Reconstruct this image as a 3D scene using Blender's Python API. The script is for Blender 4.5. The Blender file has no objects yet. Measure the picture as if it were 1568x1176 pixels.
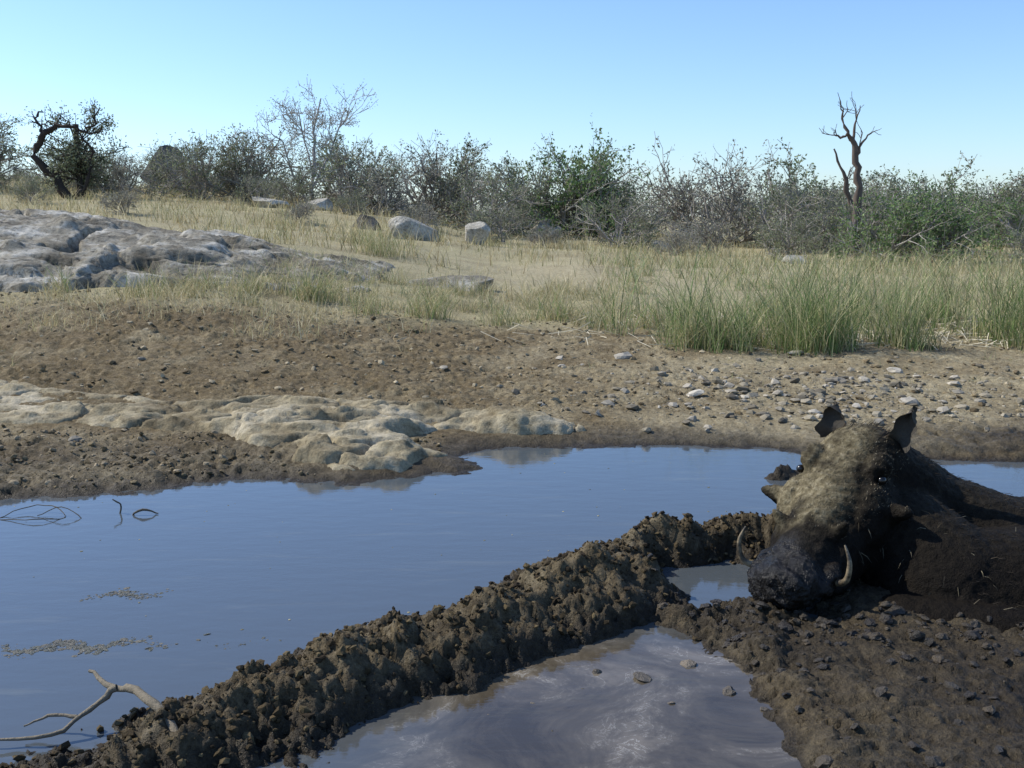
import bpy, math, random
import numpy as np
from mathutils import Vector, Matrix, Euler
import bmesh
RNG=np.random.default_rng(7); random.seed(7)
scene=bpy.context.scene
col=scene.collection

# ---------------------------------------------------------------- noise
def _h(ix,iy,seed):
    n=(ix.astype(np.int64)*374761393+iy.astype(np.int64)*668265263+seed*974634777)&0xFFFFFFFF
    n=((n^(n>>13))*1274126177)&0xFFFFFFFF
    n=((n^(n>>16))*2246822519)&0xFFFFFFFF
    n=n^(n>>15)
    return (n&0xFFFFFF)/float(0x1000000)
def vnoise(x,y,seed=0):
    ix=np.floor(x);iy=np.floor(y);fx=x-ix;fy=y-iy
    ux=fx*fx*(3-2*fx);uy=fy*fy*(3-2*fy)
    a=_h(ix,iy,seed);b=_h(ix+1,iy,seed);c=_h(ix,iy+1,seed);d=_h(ix+1,iy+1,seed)
    return (a*(1-ux)+b*ux)*(1-uy)+(c*(1-ux)+d*ux)*uy
def fbm(x,y,o=4,seed=0,g=.5):
    s=0;a=1;t=0
    for i in range(o):
        s=s+a*(vnoise(x+i*17.3,y-i*9.1,seed+i)-.5)*2;t+=a;a*=g
        x,y=(x*.8-y*.6)*2.03,(x*.6+y*.8)*2.03
    return s/t
def ridged(x,y,o=4,seed=0,g=.55):
    s=0;a=1;t=0
    for i in range(o):
        s=s+a*(1-2*np.abs(2*vnoise(x+i*7.3,y-i*5.1,seed+i)-1));t+=a;a*=g
        x,y=(x*.8-y*.6)*2.1,(x*.6+y*.8)*2.1
    return s/t
def worley(x,y,seed=0):
    ix=np.floor(x);iy=np.floor(y)
    f1=np.full(x.shape,9.0);f2=np.full(x.shape,9.0)
    for dx in(-1,0,1):
        for dy in(-1,0,1):
            cx=ix+dx;cy=iy+dy
            d=np.hypot(cx+_h(cx,cy,seed)-x,cy+_h(cx,cy,seed+77)-y)
            n=np.minimum(f1,d);f2=np.minimum(f2,np.maximum(f1,d));f1=n
    return f1,f2
def dome(x,y,seed=0):
    f1,f2=worley(x,y,seed)
    return np.sqrt(np.clip(1-(f1/.75)**2,0,1))
def ss(a,b,x):
    t=np.clip((x-a)/(b-a),0,1);return t*t*(3-2*t)
def terrace(h,step,off):
    q=h/step+off;fl_=np.floor(q);return step*(fl_+ss(.55,1.0,q-fl_)-off)
def segdist(x,y,pts,vals=None,closed=False):
    best=np.full(x.shape,1e9);bv=[np.zeros(x.shape) for _ in (vals[0] if vals else [])]
    n=len(pts)
    for i in range(n if closed else n-1):
        ax,ay=pts[i];bx,by=pts[(i+1)%n]
        dx,dy=bx-ax,by-ay;L=dx*dx+dy*dy+1e-12
        t=np.clip(((x-ax)*dx+(y-ay)*dy)/L,0,1)
        d=np.hypot(x-ax-t*dx,y-ay-t*dy);m=d<best
        best=np.where(m,d,best)
        if vals:
            for k in range(len(bv)):
                bv[k]=np.where(m,vals[i][k]*(1-t)+vals[i+1][k]*t,bv[k])
    return (best,bv) if vals else best
def inside(x,y,pts):
    r=np.zeros(x.shape,bool);n=len(pts);j=n-1
    for i in range(n):
        xi,yi=pts[i];xj,yj=pts[j]
        c=((yi>y)!=(yj>y))&(x<(xj-xi)*(y-yi)/(yj-yi+1e-12)+xi)
        r^=c;j=i
    return r
def sdf(x,y,pts):   # positive inside
    d=segdist(x,y,pts,closed=True);return np.where(inside(x,y,pts),d,-d)

# ---------------------------------------------------------------- site plan (metres; water level z=0)
SHORE=[(-3.2,3.35),(-1.83,3.63),(-1.51,3.72),(-1.28,3.82),(-1.12,3.94),(-.86,3.915),(-.64,3.865),(-.37,4.0),(-.14,4.09),
       (-.24,4.3),(-.07,4.48),(.335,4.545),(.77,4.545),(1.13,4.48),(1.41,4.3),(1.74,4.28),(2.15,4.3),(3.2,4.2)]
BASIN=SHORE+[(3.6,3.0),(3.6,.2),(-3.6,.2),(-3.5,3.0)]
RIDGE=[(-1.15,1.6),(-.95,1.68),(-.75,1.78),(-.5,1.95),(-.27,2.22),(.025,2.50),(.29,2.76),(.5,3.04),(.72,3.06),(.95,3.1)]
RIDGEV=[(.0,.12),(.02,.18),(.045,.24),(.06,.28),(.075,.31),(.09,.34),(.095,.35),(.11,.25),(.09,.19),(.06,.15)]
FLAT=[(.26,2.58),(.43,2.36),(.465,2.16),(.50,1.91),(.5,1.79),(.55,.6),(3.5,.6),(3.5,3.3),(1.6,3.35),(.95,3.2),(.75,2.95),(.68,2.68),(.58,2.6)]
POCKET=[(.37,2.92),(.62,2.96),(.66,2.76),(.57,2.66),(.43,2.66),(.34,2.78)]
SLAB=[(-4.4,5.3),(-2.72,5.5),(-2.23,5.3),(-1.57,5.13),(-1.135,5.23),(-.53,5.13),(-.265,5.0),(.11,4.87),(.306,4.8),(.40,4.64),
      (.22,4.58),(-.245,4.6),(-.46,4.42),(-.20,4.2),(-.35,4.03),(-.63,3.86),(-.78,3.95),(-.91,4.05),(-.945,4.22),(-1.15,4.22),(-1.3,4.48),(-1.82,4.58),(-2.3,4.62),(-4.4,4.5)]

def base_h(x,y):
    wx=x+.05*fbm(x*3,y*3,3,11)+.03*fbm(x*14,y*14,3,13);wy=y+.05*fbm(x*3+9,y*3,3,12)+.03*fbm(x*14,y*14,3,14)
    far=y>6
    d=np.where(far,-(y-4.4),0.0);rp=np.zeros(x.shape);fl=np.full(x.shape,-5.);pk=np.full(x.shape,-5.);rh=np.zeros(x.shape)
    m=~far;a,b=wx[m],wy[m]
    if m.any():
        d[m]=sdf(a,b,BASIN)
        rd,(h_,w_)=segdist(a,b,RIDGE,RIDGEV);rh[m]=h_;rp[m]=ss(1.08,.0,rd/w_)
        fl[m]=sdf(a,b,FLAT);pk[m]=sdf(a,b,POCKET)
    basin=-.07*ss(0,.3,d)
    do=np.clip(-d,0,50)
    s=x/(np.abs(y)+.5)
    land=.05*(1-np.exp(-do/.12))+.03*np.clip(y-4.6,0,7.4)
    land+=.22*ss(0,-2.6,x)*ss(3.9,8,y)
    zf=np.interp(s,[-.8,-.49,-.25,-.11,0,.2,.49],[1.7,1.5,1.1,.72,.4,.03,.02])
    land+=zf*np.clip((y-9)/21,0,1)**.9*np.where(y>60,1-.8*ss(60,200,y),1)
    land+=.10*fbm(x*.35,y*.35,3,31)*ss(7,14,y)+.6*fbm(x*.03,y*.03,2,3)*ss(60,150,y)
    land+=.03*fbm(x*1.2,y*1.6,3,32)*ss(4.8,5.6,y)
    z=np.where(d>0,basin,land)
    inb=ss(-.1,.05,d)
    z=z+inb*(rh+.07)*rp*(1+.5*fbm(x*5,y*5,4,5))
    z=np.maximum(z,np.where(fl>-.1,-.05+.07*ss(-.08,.1,fl)+.020*fbm(x*4,y*4,3,8)*ss(0,.15,fl),-1))
    z=z-(np.clip(z,-.02,1)+.02)*ss(-.07,.05,pk)
    z=z+.10*np.exp(-(((x-1.06)/.13)**2+((y-3.95)/.06)**2))+.03*np.exp(-(((x-2.3)/.5)**2+((y-4.35)/.15)**2))
    z=z+.16*ss(1.35,.8,y)
    return z,d,rp*inb,fl,pk

def terrain(x,y,full=False):
    B=base_h(x,y);z,d,rp,fl,pk=B
    islet=np.exp(-(((x-1.06)/.16)**2+((y-3.95)/.1)**2))
    A=.008+.0*x
    A=A+.013*ss(.02,-.05,d)*ss(4.75,4.2,y)*ss(-.4,-1.0,x)
    soil=ss(4.7,5.2,y)*ss(8.6,7.4,y)
    A=A+.015*soil*(.35+.65*ss(1,-1,x))*(.4+1.2*vnoise(x*1.1,y*1.5,44))
    A=A+.026*ss(.08,.40,rp)+.025*islet
    A=A+.008*ss(0,.1,fl)+.032*ss(.2,.0,np.abs(fl-.05))*ss(.3,.6,x)*ss(1.9,2.3,y)*ss(3.3,2.9,y)
    A=A+.016*np.exp(-(((x-2.3)/.7)**2+((y-4.5)/.25)**2))
    A=np.where(z<-.03,.003,A)
    A=A*(1-.8*ss(-.02,.04,pk))
    m=y<14
    dd=np.zeros(x.shape);xm,ym=x[m],y[m]
    wx=xm+.03*fbm(xm*20,ym*20,4,51,.65);wy=ym+.03*fbm(xm*20,ym*20,4,52,.65)
    pat=vnoise(xm*6,ym*6,8)
    dd[m]=1.35*fbm(wx*10,wy*10,6,64,.68)+.9*ridged(wx*16,wy*16,4,60)*pat+.55*(dome(wx*24,wy*24,62)-.6)*(.3+pat)+.3*(dome(wx*60,wy*60,63)-.6)
    z=z+A*dd
    return (z,)+B[1:] if full else z
def ground_z(x,y):
    return terrain(np.atleast_1d(np.asarray(x,float)),np.atleast_1d(np.asarray(y,float)))
def coarse_z(x,y):
    return base_h(np.atleast_1d(np.asarray(x,float)),np.atleast_1d(np.asarray(y,float)))[0]

# ---------------------------------------------------------------- mesh helpers
def build(name,V,F,mat=None,colors=None,smooth=True,parent=None,link=True):
    me=bpy.data.meshes.new(name)
    V=np.asarray(V,np.float32)
    me.vertices.add(len(V));me.vertices.foreach_set('co',V.ravel())
    F=[np.asarray(f,np.int32) for f in F if len(f)]
    tot=sum(f.size for f in F);npoly=sum(len(f) for f in F)
    me.loops.add(tot);me.polygons.add(npoly)
    me.loops.foreach_set('vertex_index',np.concatenate([f.ravel() for f in F]))
    cnt=np.concatenate([np.full(len(f),f.shape[1],np.int32) for f in F])
    st=np.concatenate([[0],np.cumsum(cnt)[:-1]]).astype(np.int32)
    me.polygons.foreach_set('loop_start',st)
    me.polygons.foreach_set('use_smooth',np.full(npoly,smooth))
    me.update(calc_edges=True)
    if colors is not None:
        a=me.color_attributes.new('Col','FLOAT_COLOR','POINT')
        c=np.ones((len(V),4),np.float32);c[:,:3]=colors
        a.data.foreach_set('color',c.ravel())
    if mat:me.materials.append(mat)
    ob=bpy.data.objects.new(name,me)
    if link:col.objects.link(ob)
    if parent:ob.parent=parent
    return ob
def grid_faces(nr,nc):
    i=np.arange((nr-1)*(nc-1));r=i//(nc-1);c=i%(nc-1);a=r*nc+c
    return np.stack([a,a+1,a+nc+1,a+nc],1)
class Acc:
    def __init__(s):s.V=[];s.Q=[];s.C=[];s.n=0
    def add(s,V,Q,C):
        V=np.asarray(V,float);s.V.append(V);s.Q.append(np.asarray(Q)+s.n)
        s.C.append(np.broadcast_to(np.asarray(C,float),(len(V),3)));s.n+=len(V)
    def make(s,name,mat,**k):
        return build(name,np.concatenate(s.V),[np.concatenate(s.Q)],mat,np.concatenate(s.C),**k)
def tube(acc,pts,rad,sides=5,C=(1,1,1)):
    P=np.array([p[:] for p in pts],float);n=len(P);rad=np.asarray(rad,float)
    D=np.empty_like(P);D[1:-1]=P[2:]-P[:-2];D[0]=P[1]-P[0];D[-1]=P[-1]-P[-2]
    D/=np.linalg.norm(D,axis=1)[:,None]+1e-9
    up=np.array([.13,.21,.97]) if abs(D[:,2]).mean()<.85 else np.array([1,.1,.1])
    a=np.cross(D,up);a/=np.linalg.norm(a,axis=1)[:,None]+1e-9;b=np.cross(D,a)
    t=2*np.pi*np.arange(sides)/sides
    V=P[:,None]+(a[:,None]*np.cos(t)[None,:,None]+b[:,None]*np.sin(t)[None,:,None])*rad[:,None,None]
    i=np.arange(n-1)[:,None]*sides;k=np.arange(sides)[None];k2=(k+1)%sides
    Q=np.stack([i+k,i+k2,i+sides+k2,i+sides+k],2).reshape(-1,4)
    acc.add(V.reshape(-1,3),Q,C)
def smooth_path(pts,n=6):
    out=[];P=[Vector(p) for p in pts]
    for i in range(len(P)-1):
        p0=P[max(i-1,0)];p1=P[i];p2=P[i+1];p3=P[min(i+2,len(P)-1)]
        for k in range(n):
            t=k/n
            out.append(.5*((2*p1)+(p2-p0)*t+(2*p0-5*p1+4*p2-p3)*t*t+(3*p1-p0-3*p2+p3)*t**3))
    out.append(P[-1]);return out

# ---------------------------------------------------------------- materials
def newmat(name):
    m=bpy.data.materials.new(name);m.use_nodes=True;nt=m.node_tree
    return m,nt,nt.nodes['Principled BSDF']
def N(nt,t,**k):
    n=nt.nodes.new(t)
    for a,b in k.items():setattr(n,a,b)
    return n
def noise(nt,scale,detail=5,rough=.6,vec=None,dist=0):
    n=N(nt,'ShaderNodeTexNoise');n.inputs['Scale'].default_value=scale;n.inputs['Detail'].default_value=detail
    n.inputs['Roughness'].default_value=rough;n.inputs['Distortion'].default_value=dist
    if vec:nt.links.new(vec,n.inputs['Vector'])
    return n.outputs['Fac']
def ramp(nt,fac,stops):
    r=N(nt,'ShaderNodeValToRGB');e=r.color_ramp.elements
    while len(e)<len(stops):e.new(.5)
    for i,(p,c) in enumerate(stops):
        e[i].position=p;e[i].color=(*c,1)
    nt.links.new(fac,r.inputs['Fac']);return r.outputs['Color']
def mix(nt,f,a,b,mode='MIX'):
    m=N(nt,'ShaderNodeMix',data_type='RGBA',blend_type=mode)
    for s,v in((0,f),(6,a),(7,b)):
        if isinstance(v,(int,float)):m.inputs[s].default_value=v
        elif isinstance(v,tuple):m.inputs[s].default_value=(*v,1)
        else:nt.links.new(v,m.inputs[s])
    return m.outputs[2]
def mth(nt,op,a,b=0.0,clamp=False):
    m=N(nt,'ShaderNodeMath',operation=op,use_clamp=clamp)
    for i,v in enumerate((a,b)):
        if isinstance(v,(int,float)):m.inputs[i].default_value=v
        else:nt.links.new(v,m.inputs[i])
    return m.outputs[0]
def bump(nt,h,strength,dist,bsdf,prev=None):
    b=N(nt,'ShaderNodeBump');b.inputs['Strength'].default_value=strength;b.inputs['Distance'].default_value=dist
    nt.links.new(h,b.inputs['Height'])
    if prev:nt.links.new(prev,b.inputs['Normal'])
    if bsdf:nt.links.new(b.outputs[0],bsdf.inputs['Normal'])
    return b.outputs[0]
def pos(nt):return N(nt,'ShaderNodeTexCoord').outputs['Object']

def mat_ground():
    m,nt,b=newmat('soil_and_mud');P=pos(nt)
    at=N(nt,'ShaderNodeAttribute',attribute_name='Col')
    sp=N(nt,'ShaderNodeSeparateColor');nt.links.new(at.outputs['Color'],sp.inputs[0])
    wet,straw,light=sp.outputs
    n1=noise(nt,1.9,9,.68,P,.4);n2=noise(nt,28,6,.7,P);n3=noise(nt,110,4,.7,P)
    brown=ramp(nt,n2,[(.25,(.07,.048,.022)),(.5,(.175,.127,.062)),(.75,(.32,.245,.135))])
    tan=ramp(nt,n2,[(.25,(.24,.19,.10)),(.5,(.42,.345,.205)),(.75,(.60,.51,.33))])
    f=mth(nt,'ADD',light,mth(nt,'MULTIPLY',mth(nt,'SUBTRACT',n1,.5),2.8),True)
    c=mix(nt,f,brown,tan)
    strawc=ramp(nt,n3,[(.3,(.24,.20,.09)),(.5,(.44,.38,.20)),(.7,(.62,.55,.32))])
    fs=mth(nt,'MULTIPLY',straw,mth(nt,'ADD',mth(nt,'MULTIPLY',n1,1.0),.35),True)
    c=mix(nt,fs,c,strawc)
    mud=ramp(nt,n2,[(.3,(.014,.010,.005)),(.6,(.045,.032,.016)),(.8,(.095,.070,.036))])
    c=mix(nt,wet,c,mud)
    sp2=ramp(nt,n3,[(.3,(.45,.45,.45)),(.6,(1.18,1.18,1.18))])
    c=mix(nt,.8,c,sp2,'MULTIPLY')
    nt.links.new(c,b.inputs['Base Color'])
    r=mth(nt,'SUBTRACT',.95,mth(nt,'MULTIPLY',wet,mth(nt,'MULTIPLY',n2,.9)),True)
    nt.links.new(r,b.inputs['Roughness']);b.inputs['Specular IOR Level'].default_value=.25
    p=bump(nt,n2,.9,.015,None);bump(nt,n3,1.0,.009,b,p)
    return m
def mat_rock(name,a,c_,d,scale=1,bumpd=.02,lich=.75):
    m,nt,b=newmat(name);P=pos(nt)
    n1=noise(nt,1.6*scale,8,.68,P,.3);n2=noise(nt,14*scale,7,.7,P);n3=noise(nt,70*scale,4,.7,P)
    c=ramp(nt,n1,[(.36,a),(.5,c_),(.62,d)])
    c=mix(nt,lich,c,ramp(nt,n2,[(.34,(.30,.27,.22)),(.47,(.95,.94,.92)),(.75,(1.3,1.28,1.25))]),'MULTIPLY')
    c=mix(nt,.6,c,ramp(nt,n3,[(.35,(.55,.55,.55)),(.6,(1.15,1.15,1.15))]),'MULTIPLY')
    nt.links.new(c,b.inputs['Base Color']);b.inputs['Roughness'].default_value=.9
    b.inputs['Specular IOR Level'].default_value=.25
    p=bump(nt,n2,.8,bumpd,None);bump(nt,n3,.6,bumpd*.3,b,p)
    return m
def mat_attr(name,rough=.8,trans=0,spec=.2,bmp=0):
    m,nt,b=newmat(name)
    at=N(nt,'ShaderNodeAttribute',attribute_name='Col')
    n=noise(nt,9,4,.6,pos(nt))
    c=mix(nt,.6,at.outputs['Color'],ramp(nt,n,[(.3,(.65,.65,.65)),(.7,(1.25,1.25,1.25))]),'MULTIPLY')
    nt.links.new(c,b.inputs['Base Color']);b.inputs['Roughness'].default_value=rough
    b.inputs['Specular IOR Level'].default_value=spec
    if bmp:bump(nt,noise(nt,120,5,.7,pos(nt)),.9,bmp,b)
    if trans:
        t=N(nt,'ShaderNodeBsdfTranslucent');nt.links.new(c,t.inputs['Color'])
        ms=N(nt,'ShaderNodeMixShader');ms.inputs[0].default_value=trans
        nt.links.new(b.outputs[0],ms.inputs[1]);nt.links.new(t.outputs[0],ms.inputs[2])
        nt.links.new(ms.outputs[0],nt.nodes['Material Output'].inputs['Surface'])
    return m
def mat_water():
    m,nt,b=newmat('pool_water');P=pos(nt)
    mp=N(nt,'ShaderNodeMapping');nt.links.new(P,mp.inputs['Vector']);mp.inputs['Scale'].default_value=(1,2.2,1)
    n1=noise(nt,9,3,.5,mp.outputs[0]);n2=noise(nt,50,3,.6,mp.outputs[0]);n3=noise(nt,3,8,.7,P,1.5)
    sep=N(nt,'ShaderNodeSeparateXYZ');nt.links.new(P,sep.inputs[0])
    near=mth(nt,'MULTIPLY',mth(nt,'ADD',sep.outputs[0],0.40),3.0,True)
    near2=mth(nt,'MULTIPLY',mth(nt,'SUBTRACT',2.55,sep.outputs[1]),4.0,True)
    pud=mth(nt,'MULTIPLY',near,near2,True)
    murk=ramp(nt,n3,[(.35,(.045,.035,.022)),(.5,(.085,.068,.045)),(.65,(.17,.14,.10)),(.8,(.24,.205,.15))])
    c=mix(nt,pud,(.075,.085,.090),murk)
    ns=noise(nt,12,7,.65,P,1.2)
    line=mth(nt,'SUBTRACT',1.0,mth(nt,'MULTIPLY',mth(nt,'ABSOLUTE',mth(nt,'SUBTRACT',ns,.5)),70.0),True)
    sf=mth(nt,'MULTIPLY',mth(nt,'MULTIPLY',line,.6),mth(nt,'MULTIPLY',mth(nt,'ADD',pud,.02),mth(nt,'MULTIPLY',mth(nt,'SUBTRACT',n3,.50),8.0,True)),True)
    mp2=N(nt,'ShaderNodeMapping');nt.links.new(P,mp2.inputs['Vector']);mp2.inputs['Scale'].default_value=(.8,6,1)
    st=mth(nt,'MULTIPLY',mth(nt,'SUBTRACT',noise(nt,2.4,6,.65,mp2.outputs[0],.6),.57),1.4,True)
    c=mix(nt,st,c,(.22,.21,.15))
    c=mix(nt,sf,c,(.45,.42,.36))
    nt.links.new(c,b.inputs['Base Color'])
    r=mth(nt,'ADD',.02,mth(nt,'MULTIPLY',pud,.04));r=mth(nt,'ADD',r,mth(nt,'MULTIPLY',sf,.5))
    nt.links.new(r,b.inputs['Roughness']);b.inputs['IOR'].default_value=1.55
    p=bump(nt,n1,.04,.02,None);bump(nt,n2,.04,.004,b,p)
    return m
M_ground=mat_ground();M_water=mat_water()
M_slab=mat_rock('tan_bedrock',(.17,.13,.07),(.34,.28,.17),(.48,.41,.28),1.8,.016,.7)
M_gran=mat_rock('grey_granite',(.14,.12,.085),(.33,.295,.225),(.62,.58,.49),1.5,.035,.9)
M_boul=mat_rock('pale_boulder_stone',(.24,.22,.17),(.46,.42,.34),(.62,.58,.49),2,.03,.85)
M_dark=mat_rock('dark_boulder_stone',(.05,.045,.035),(.11,.10,.085),(.18,.16,.14),1,.03)
M_grass=mat_attr('grass_blades',.7,.35);M_leaf=mat_attr('bush_leaves',.6,.38);M_bark=mat_attr('bark',.9)
M_clod=mat_attr('earth_clods',.9,0,.2,.006);M_stone=mat_attr('loose_stone',.85,0,.2,.004)
M_wetclod=mat_attr('wet_mud',.42,0,.45,.008)

# ---------------------------------------------------------------- ground sheet
ys=[-6.0]
while ys[-1]<.8:ys.append(ys[-1]+.14)
while ys[-1]<1.5:ys.append(ys[-1]+.03)
while ys[-1]<12.5:ys.append(ys[-1]+max(.0065,.0036*ys[-1]))
while ys[-1]<1200:ys.append(ys[-1]*1.02)
ys=np.array(ys);NC=1000
s=np.linspace(-1,1,NC);s=.68*s+.32*s**3
w=np.where(ys>0,2.2+ys*1.0,2.2+np.abs(ys)*.3)
X=(s[None,:]*w[:,None]);Y=np.repeat(ys[:,None],NC,1)
x=X.ravel();y=Y.ravel()
Z,dB,rp,fl,pk=terrain(x,y,True)
fn=fbm(x*1.3,y*1.3,4,90)
wet=np.maximum.reduce([ss(.035,.0,Z)*1.0*(dB>-.4), .58*ss(.1,.4,rp)*(1-.35*ss(.07,.12,Z))+.4*ss(.07,.02,Z)*(rp>.02), ss(-.05,.1,fl)*np.clip(.85+.35*fbm(x*2,y*2,3,7),0,1)*ss(3.9,3.3,y),
     np.exp(-(((x-1.06)/.3)**2+((y-3.95)/.2)**2)),
     .9*np.exp(-(((x-2.4)/.9)**2+((y-4.45)/.28)**2)), ss(.26+.15*fn,0,-dB)*(dB<0)*.8, .42*ss(4.7,4.1,y)*ss(.3,-.5,x)*(dB<0)])
wet=np.clip(wet*(y<8),0,1)
gl=7.7+.5*fn-.4*ss(.8,2,x)
straw=ss(-.4,.9,y-gl)*np.clip(.75+.5*fn,0,1)
sandy=np.exp(-(((x-1.2)/2.2)**2+((y-12.5)/2.6)**2))
straw=straw*(1-.8*sandy)
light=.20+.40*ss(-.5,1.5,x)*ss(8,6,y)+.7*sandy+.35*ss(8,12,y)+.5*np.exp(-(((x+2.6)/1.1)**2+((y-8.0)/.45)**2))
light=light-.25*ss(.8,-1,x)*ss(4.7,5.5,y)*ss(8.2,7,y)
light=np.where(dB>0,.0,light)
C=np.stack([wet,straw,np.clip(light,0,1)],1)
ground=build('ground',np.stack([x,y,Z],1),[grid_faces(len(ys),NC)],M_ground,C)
gx=np.linspace(-4,4,9);gy=np.linspace(.4,4.9,6)
GX,GY=np.meshgrid(gx,gy)
build('water',np.stack([GX.ravel(),GY.ravel(),0*GX.ravel()],1),[grid_faces(6,9)],M_water)

# ---------------------------------------------------------------- near bedrock slab
gx=np.arange(-4.6,.6,.011);gy=np.arange(3.75,5.7,.010)
GX,GY=np.meshgrid(gx,gy);x=GX.ravel();y=GY.ravel()
wx=x+.07*fbm(x*5,y*5,4,21);wy=y+.07*fbm(x*5,y*5,4,22)
d=sdf(wx,wy,SLAB)
zb=base_h(x,y)[0]
f1,f2=worley((x+.4*y)*1.7+.9*fbm(x*2,y*2,3,4),y*3.6+.9*fbm(x*2,y*2,3,6),33)
lob=np.sqrt(np.clip(1-(f1/.9)**2,0,1))
hh=.060*ss(-.02,.08,d)+ss(0,.12,d)*(.075*(lob-.55)*ss(-2.6,-1.2,x)+.03*(lob-.55)+.065*fbm(x*3,y*8,6,41,.52)+.02*ridged(x*4-y*2,y*9,4,45))
hh=.45*hh+.55*terrace(hh,.030,.5*fbm(x*2,y*3,3,46))
zz=zb-.05+hh-.03*ss(.08,.0,f2-f1)*ss(0,.1,d)
zz-=.004*fbm(x*25,y*25,3,43)
zz=np.maximum(zz,-.1)
build('bedrock_slab',np.stack([x,y,zz],1),[grid_faces(len(gy),len(gx))],M_slab)

# ---------------------------------------------------------------- granite outcrop
gx=np.arange(-8.5,-.7,.018);gy=np.arange(7.3,13.2,.020)
GX,GY=np.meshgrid(gx,gy);x=GX.ravel();y=GY.ravel()
qx=x+.22*fbm(x*1.2,y*1.2,4,71)+.45*(y-9);qy=y+.20*fbm(x*1.5,y*1.5,5,72)-.12*x
yn=np.interp(x,[-8,-5,-4,-3.6,-3.5,-2.4,-1.8,-1],[8.2,8.3,8.35,8.45,8.75,8.85,8.95,9.5])
top=np.interp(x,[-8,-5.1,-4.2,-3.9,-3,-1.8,-1.2,-.8],[1.12,1.0,.93,.84,.80,.55,.40,.25])
g=base_h(x,y)[0]
t=np.clip((qy+.12*x-yn)/1.9,0,1)
face=.30*ss(0,.05,t)+.38*ss(.0,.5,t)+.32*ss(.2,1,t)
f1,f2=worley(qx*.5,qy*1.3,75)
h1,h2=worley(qx*1.5+.5*fbm(x*3,y*3,2,1),qy*3.6,76)
crack=ss(.045,0,f2-f1)*.12+ss(.06,0,h2-h1)*.035*ss(.45,.6,vnoise(qx*1.5,qy*1.5,3))
m_=ss(-.02,.05,t)
rise=(top-g+.12)*face+m_*(.05*(np.sqrt(np.clip(1-f1**2,0,1))-.6)+.09*fbm(x*1.8+y,y*3.6,6,77,.48)+.10*fbm(x*.9,y*1.4,3,78))
# layered sheets dipping towards the pool
dip=.16*x-.05*y
tr=terrace(rise+dip,.105,.6*fbm(x*.9,y*1.6,4,81))-dip
rise=.35*rise+.65*tr
zz=g-.12+rise+m_*(.022*ridged(x*3+y*2,y*7-x*1.5,5,79)+.012*fbm(x*14,y*14,4,82)-crack)
zz-=1.2*ss(11.2,13,y)*ss(-8,-7,x)
zz=np.where(t<=0,g-.15,zz)
zz-=.8*ss(-1.3,-.75,x)
build('granite_outcrop',np.stack([x,y,zz],1),[grid_faces(len(gy),len(gx))],M_gran)

# ---------------------------------------------------------------- stones, clods
def ico(sub):
    bm=bmesh.new();bmesh.ops.create_icosphere(bm,subdivisions=sub,radius=1)
    V=np.array([v.co[:] for v in bm.verts]);F=np.array([[v.index for v in f.verts] for f in bm.faces]);bm.free();return V,F
def rotmats(n,rng):
    q=rng.normal(size=(n,4));q/=np.linalg.norm(q,axis=1)[:,None];w,x,y,z=q.T
    return np.stack([1-2*(y*y+z*z),2*(x*y-z*w),2*(x*z+y*w),2*(x*y+z*w),1-2*(x*x+z*z),2*(y*z-x*w),2*(x*z-y*w),2*(y*z+x*w),1-2*(x*x+y*y)],1).reshape(n,3,3)
def scatter_stones(name,px,py,size,mat,colors,sub=1,flat=.6,sink=.2,rough=.28,smooth=False,pz=None):
    rng=np.random.default_rng(len(px));V,F=ico(sub);n=len(px)
    R=rotmats(n,rng);k=1+rough*rng.normal(size=(n,len(V)))
    P=V[None]*k[:,:,None]*rng.uniform(.5,1.3,(n,1,3))
    P=np.einsum('nij,nvj->nvi',R,P);P[:,:,2]*=flat
    P*=size[:,None,None]
    z=ground_z(px,py) if pz is None else pz
    P[:,:,0]+=px[:,None];P[:,:,1]+=py[:,None];P[:,:,2]+=(z+size*flat*(1-sink*2))[:,None]
    FF=(F[None]+(np.arange(n)*len(V))[:,None,None]).reshape(-1,3)
    return build(name,P.reshape(-1,3),[FF],mat,np.repeat(colors,len(V),0),smooth=smooth)
def pal(n,cols,j=.15,seed=1):
    rng=np.random.default_rng(seed+n);c=np.array(cols)[rng.integers(0,len(cols),n)]
    return np.clip(c*(1+j*rng.normal(size=(n,1))),.004,1)
seg=np.array(RIDGE);k=RNG.integers(0,len(seg)-1,8000);t=RNG.random(8000)[:,None]
pp=seg[k]*(1-t)+seg[k+1]*t+RNG.normal(size=(8000,2))*.13
gz=ground_z(pp[:,0],pp[:,1]);m=gz>.0;pp=pp[m]
sz=.0018+.010*RNG.random(len(pp))**5.0
scatter_stones('mud_clods',pp[:,0],pp[:,1],sz,M_clod,pal(len(pp),[(.09,.063,.03),(.13,.095,.046),(.06,.042,.02),(.04,.028,.015)]),1,.8,.35,.25)
n=5000;px=RNG.uniform(-3.2,-.3,n);py=RNG.uniform(3.6,5.2,n);gz=ground_z(px,py);m=(gz>.015)&(sdf(px,py,SLAB)<0);px,py=px[m],py[m]
scatter_stones('bank_clods',px,py,.003+.013*RNG.random(len(px))**5,M_clod,pal(len(px),[(.20,.15,.08),(.12,.09,.045),(.32,.25,.155)]),1,.7,.3,.25)
n=9000;px=RNG.uniform(-5,5,n);py=RNG.uniform(4.9,8.6,n);m=(sdf(px,py,SLAB)<0);px,py=px[m],py[m]
scatter_stones('soil_clods',px,py,.004+.018*RNG.random(len(px))**6,M_clod,pal(len(px),[(.25,.19,.105),(.165,.12,.065),(.37,.30,.19)]),1,.6,.3,.22)
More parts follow.
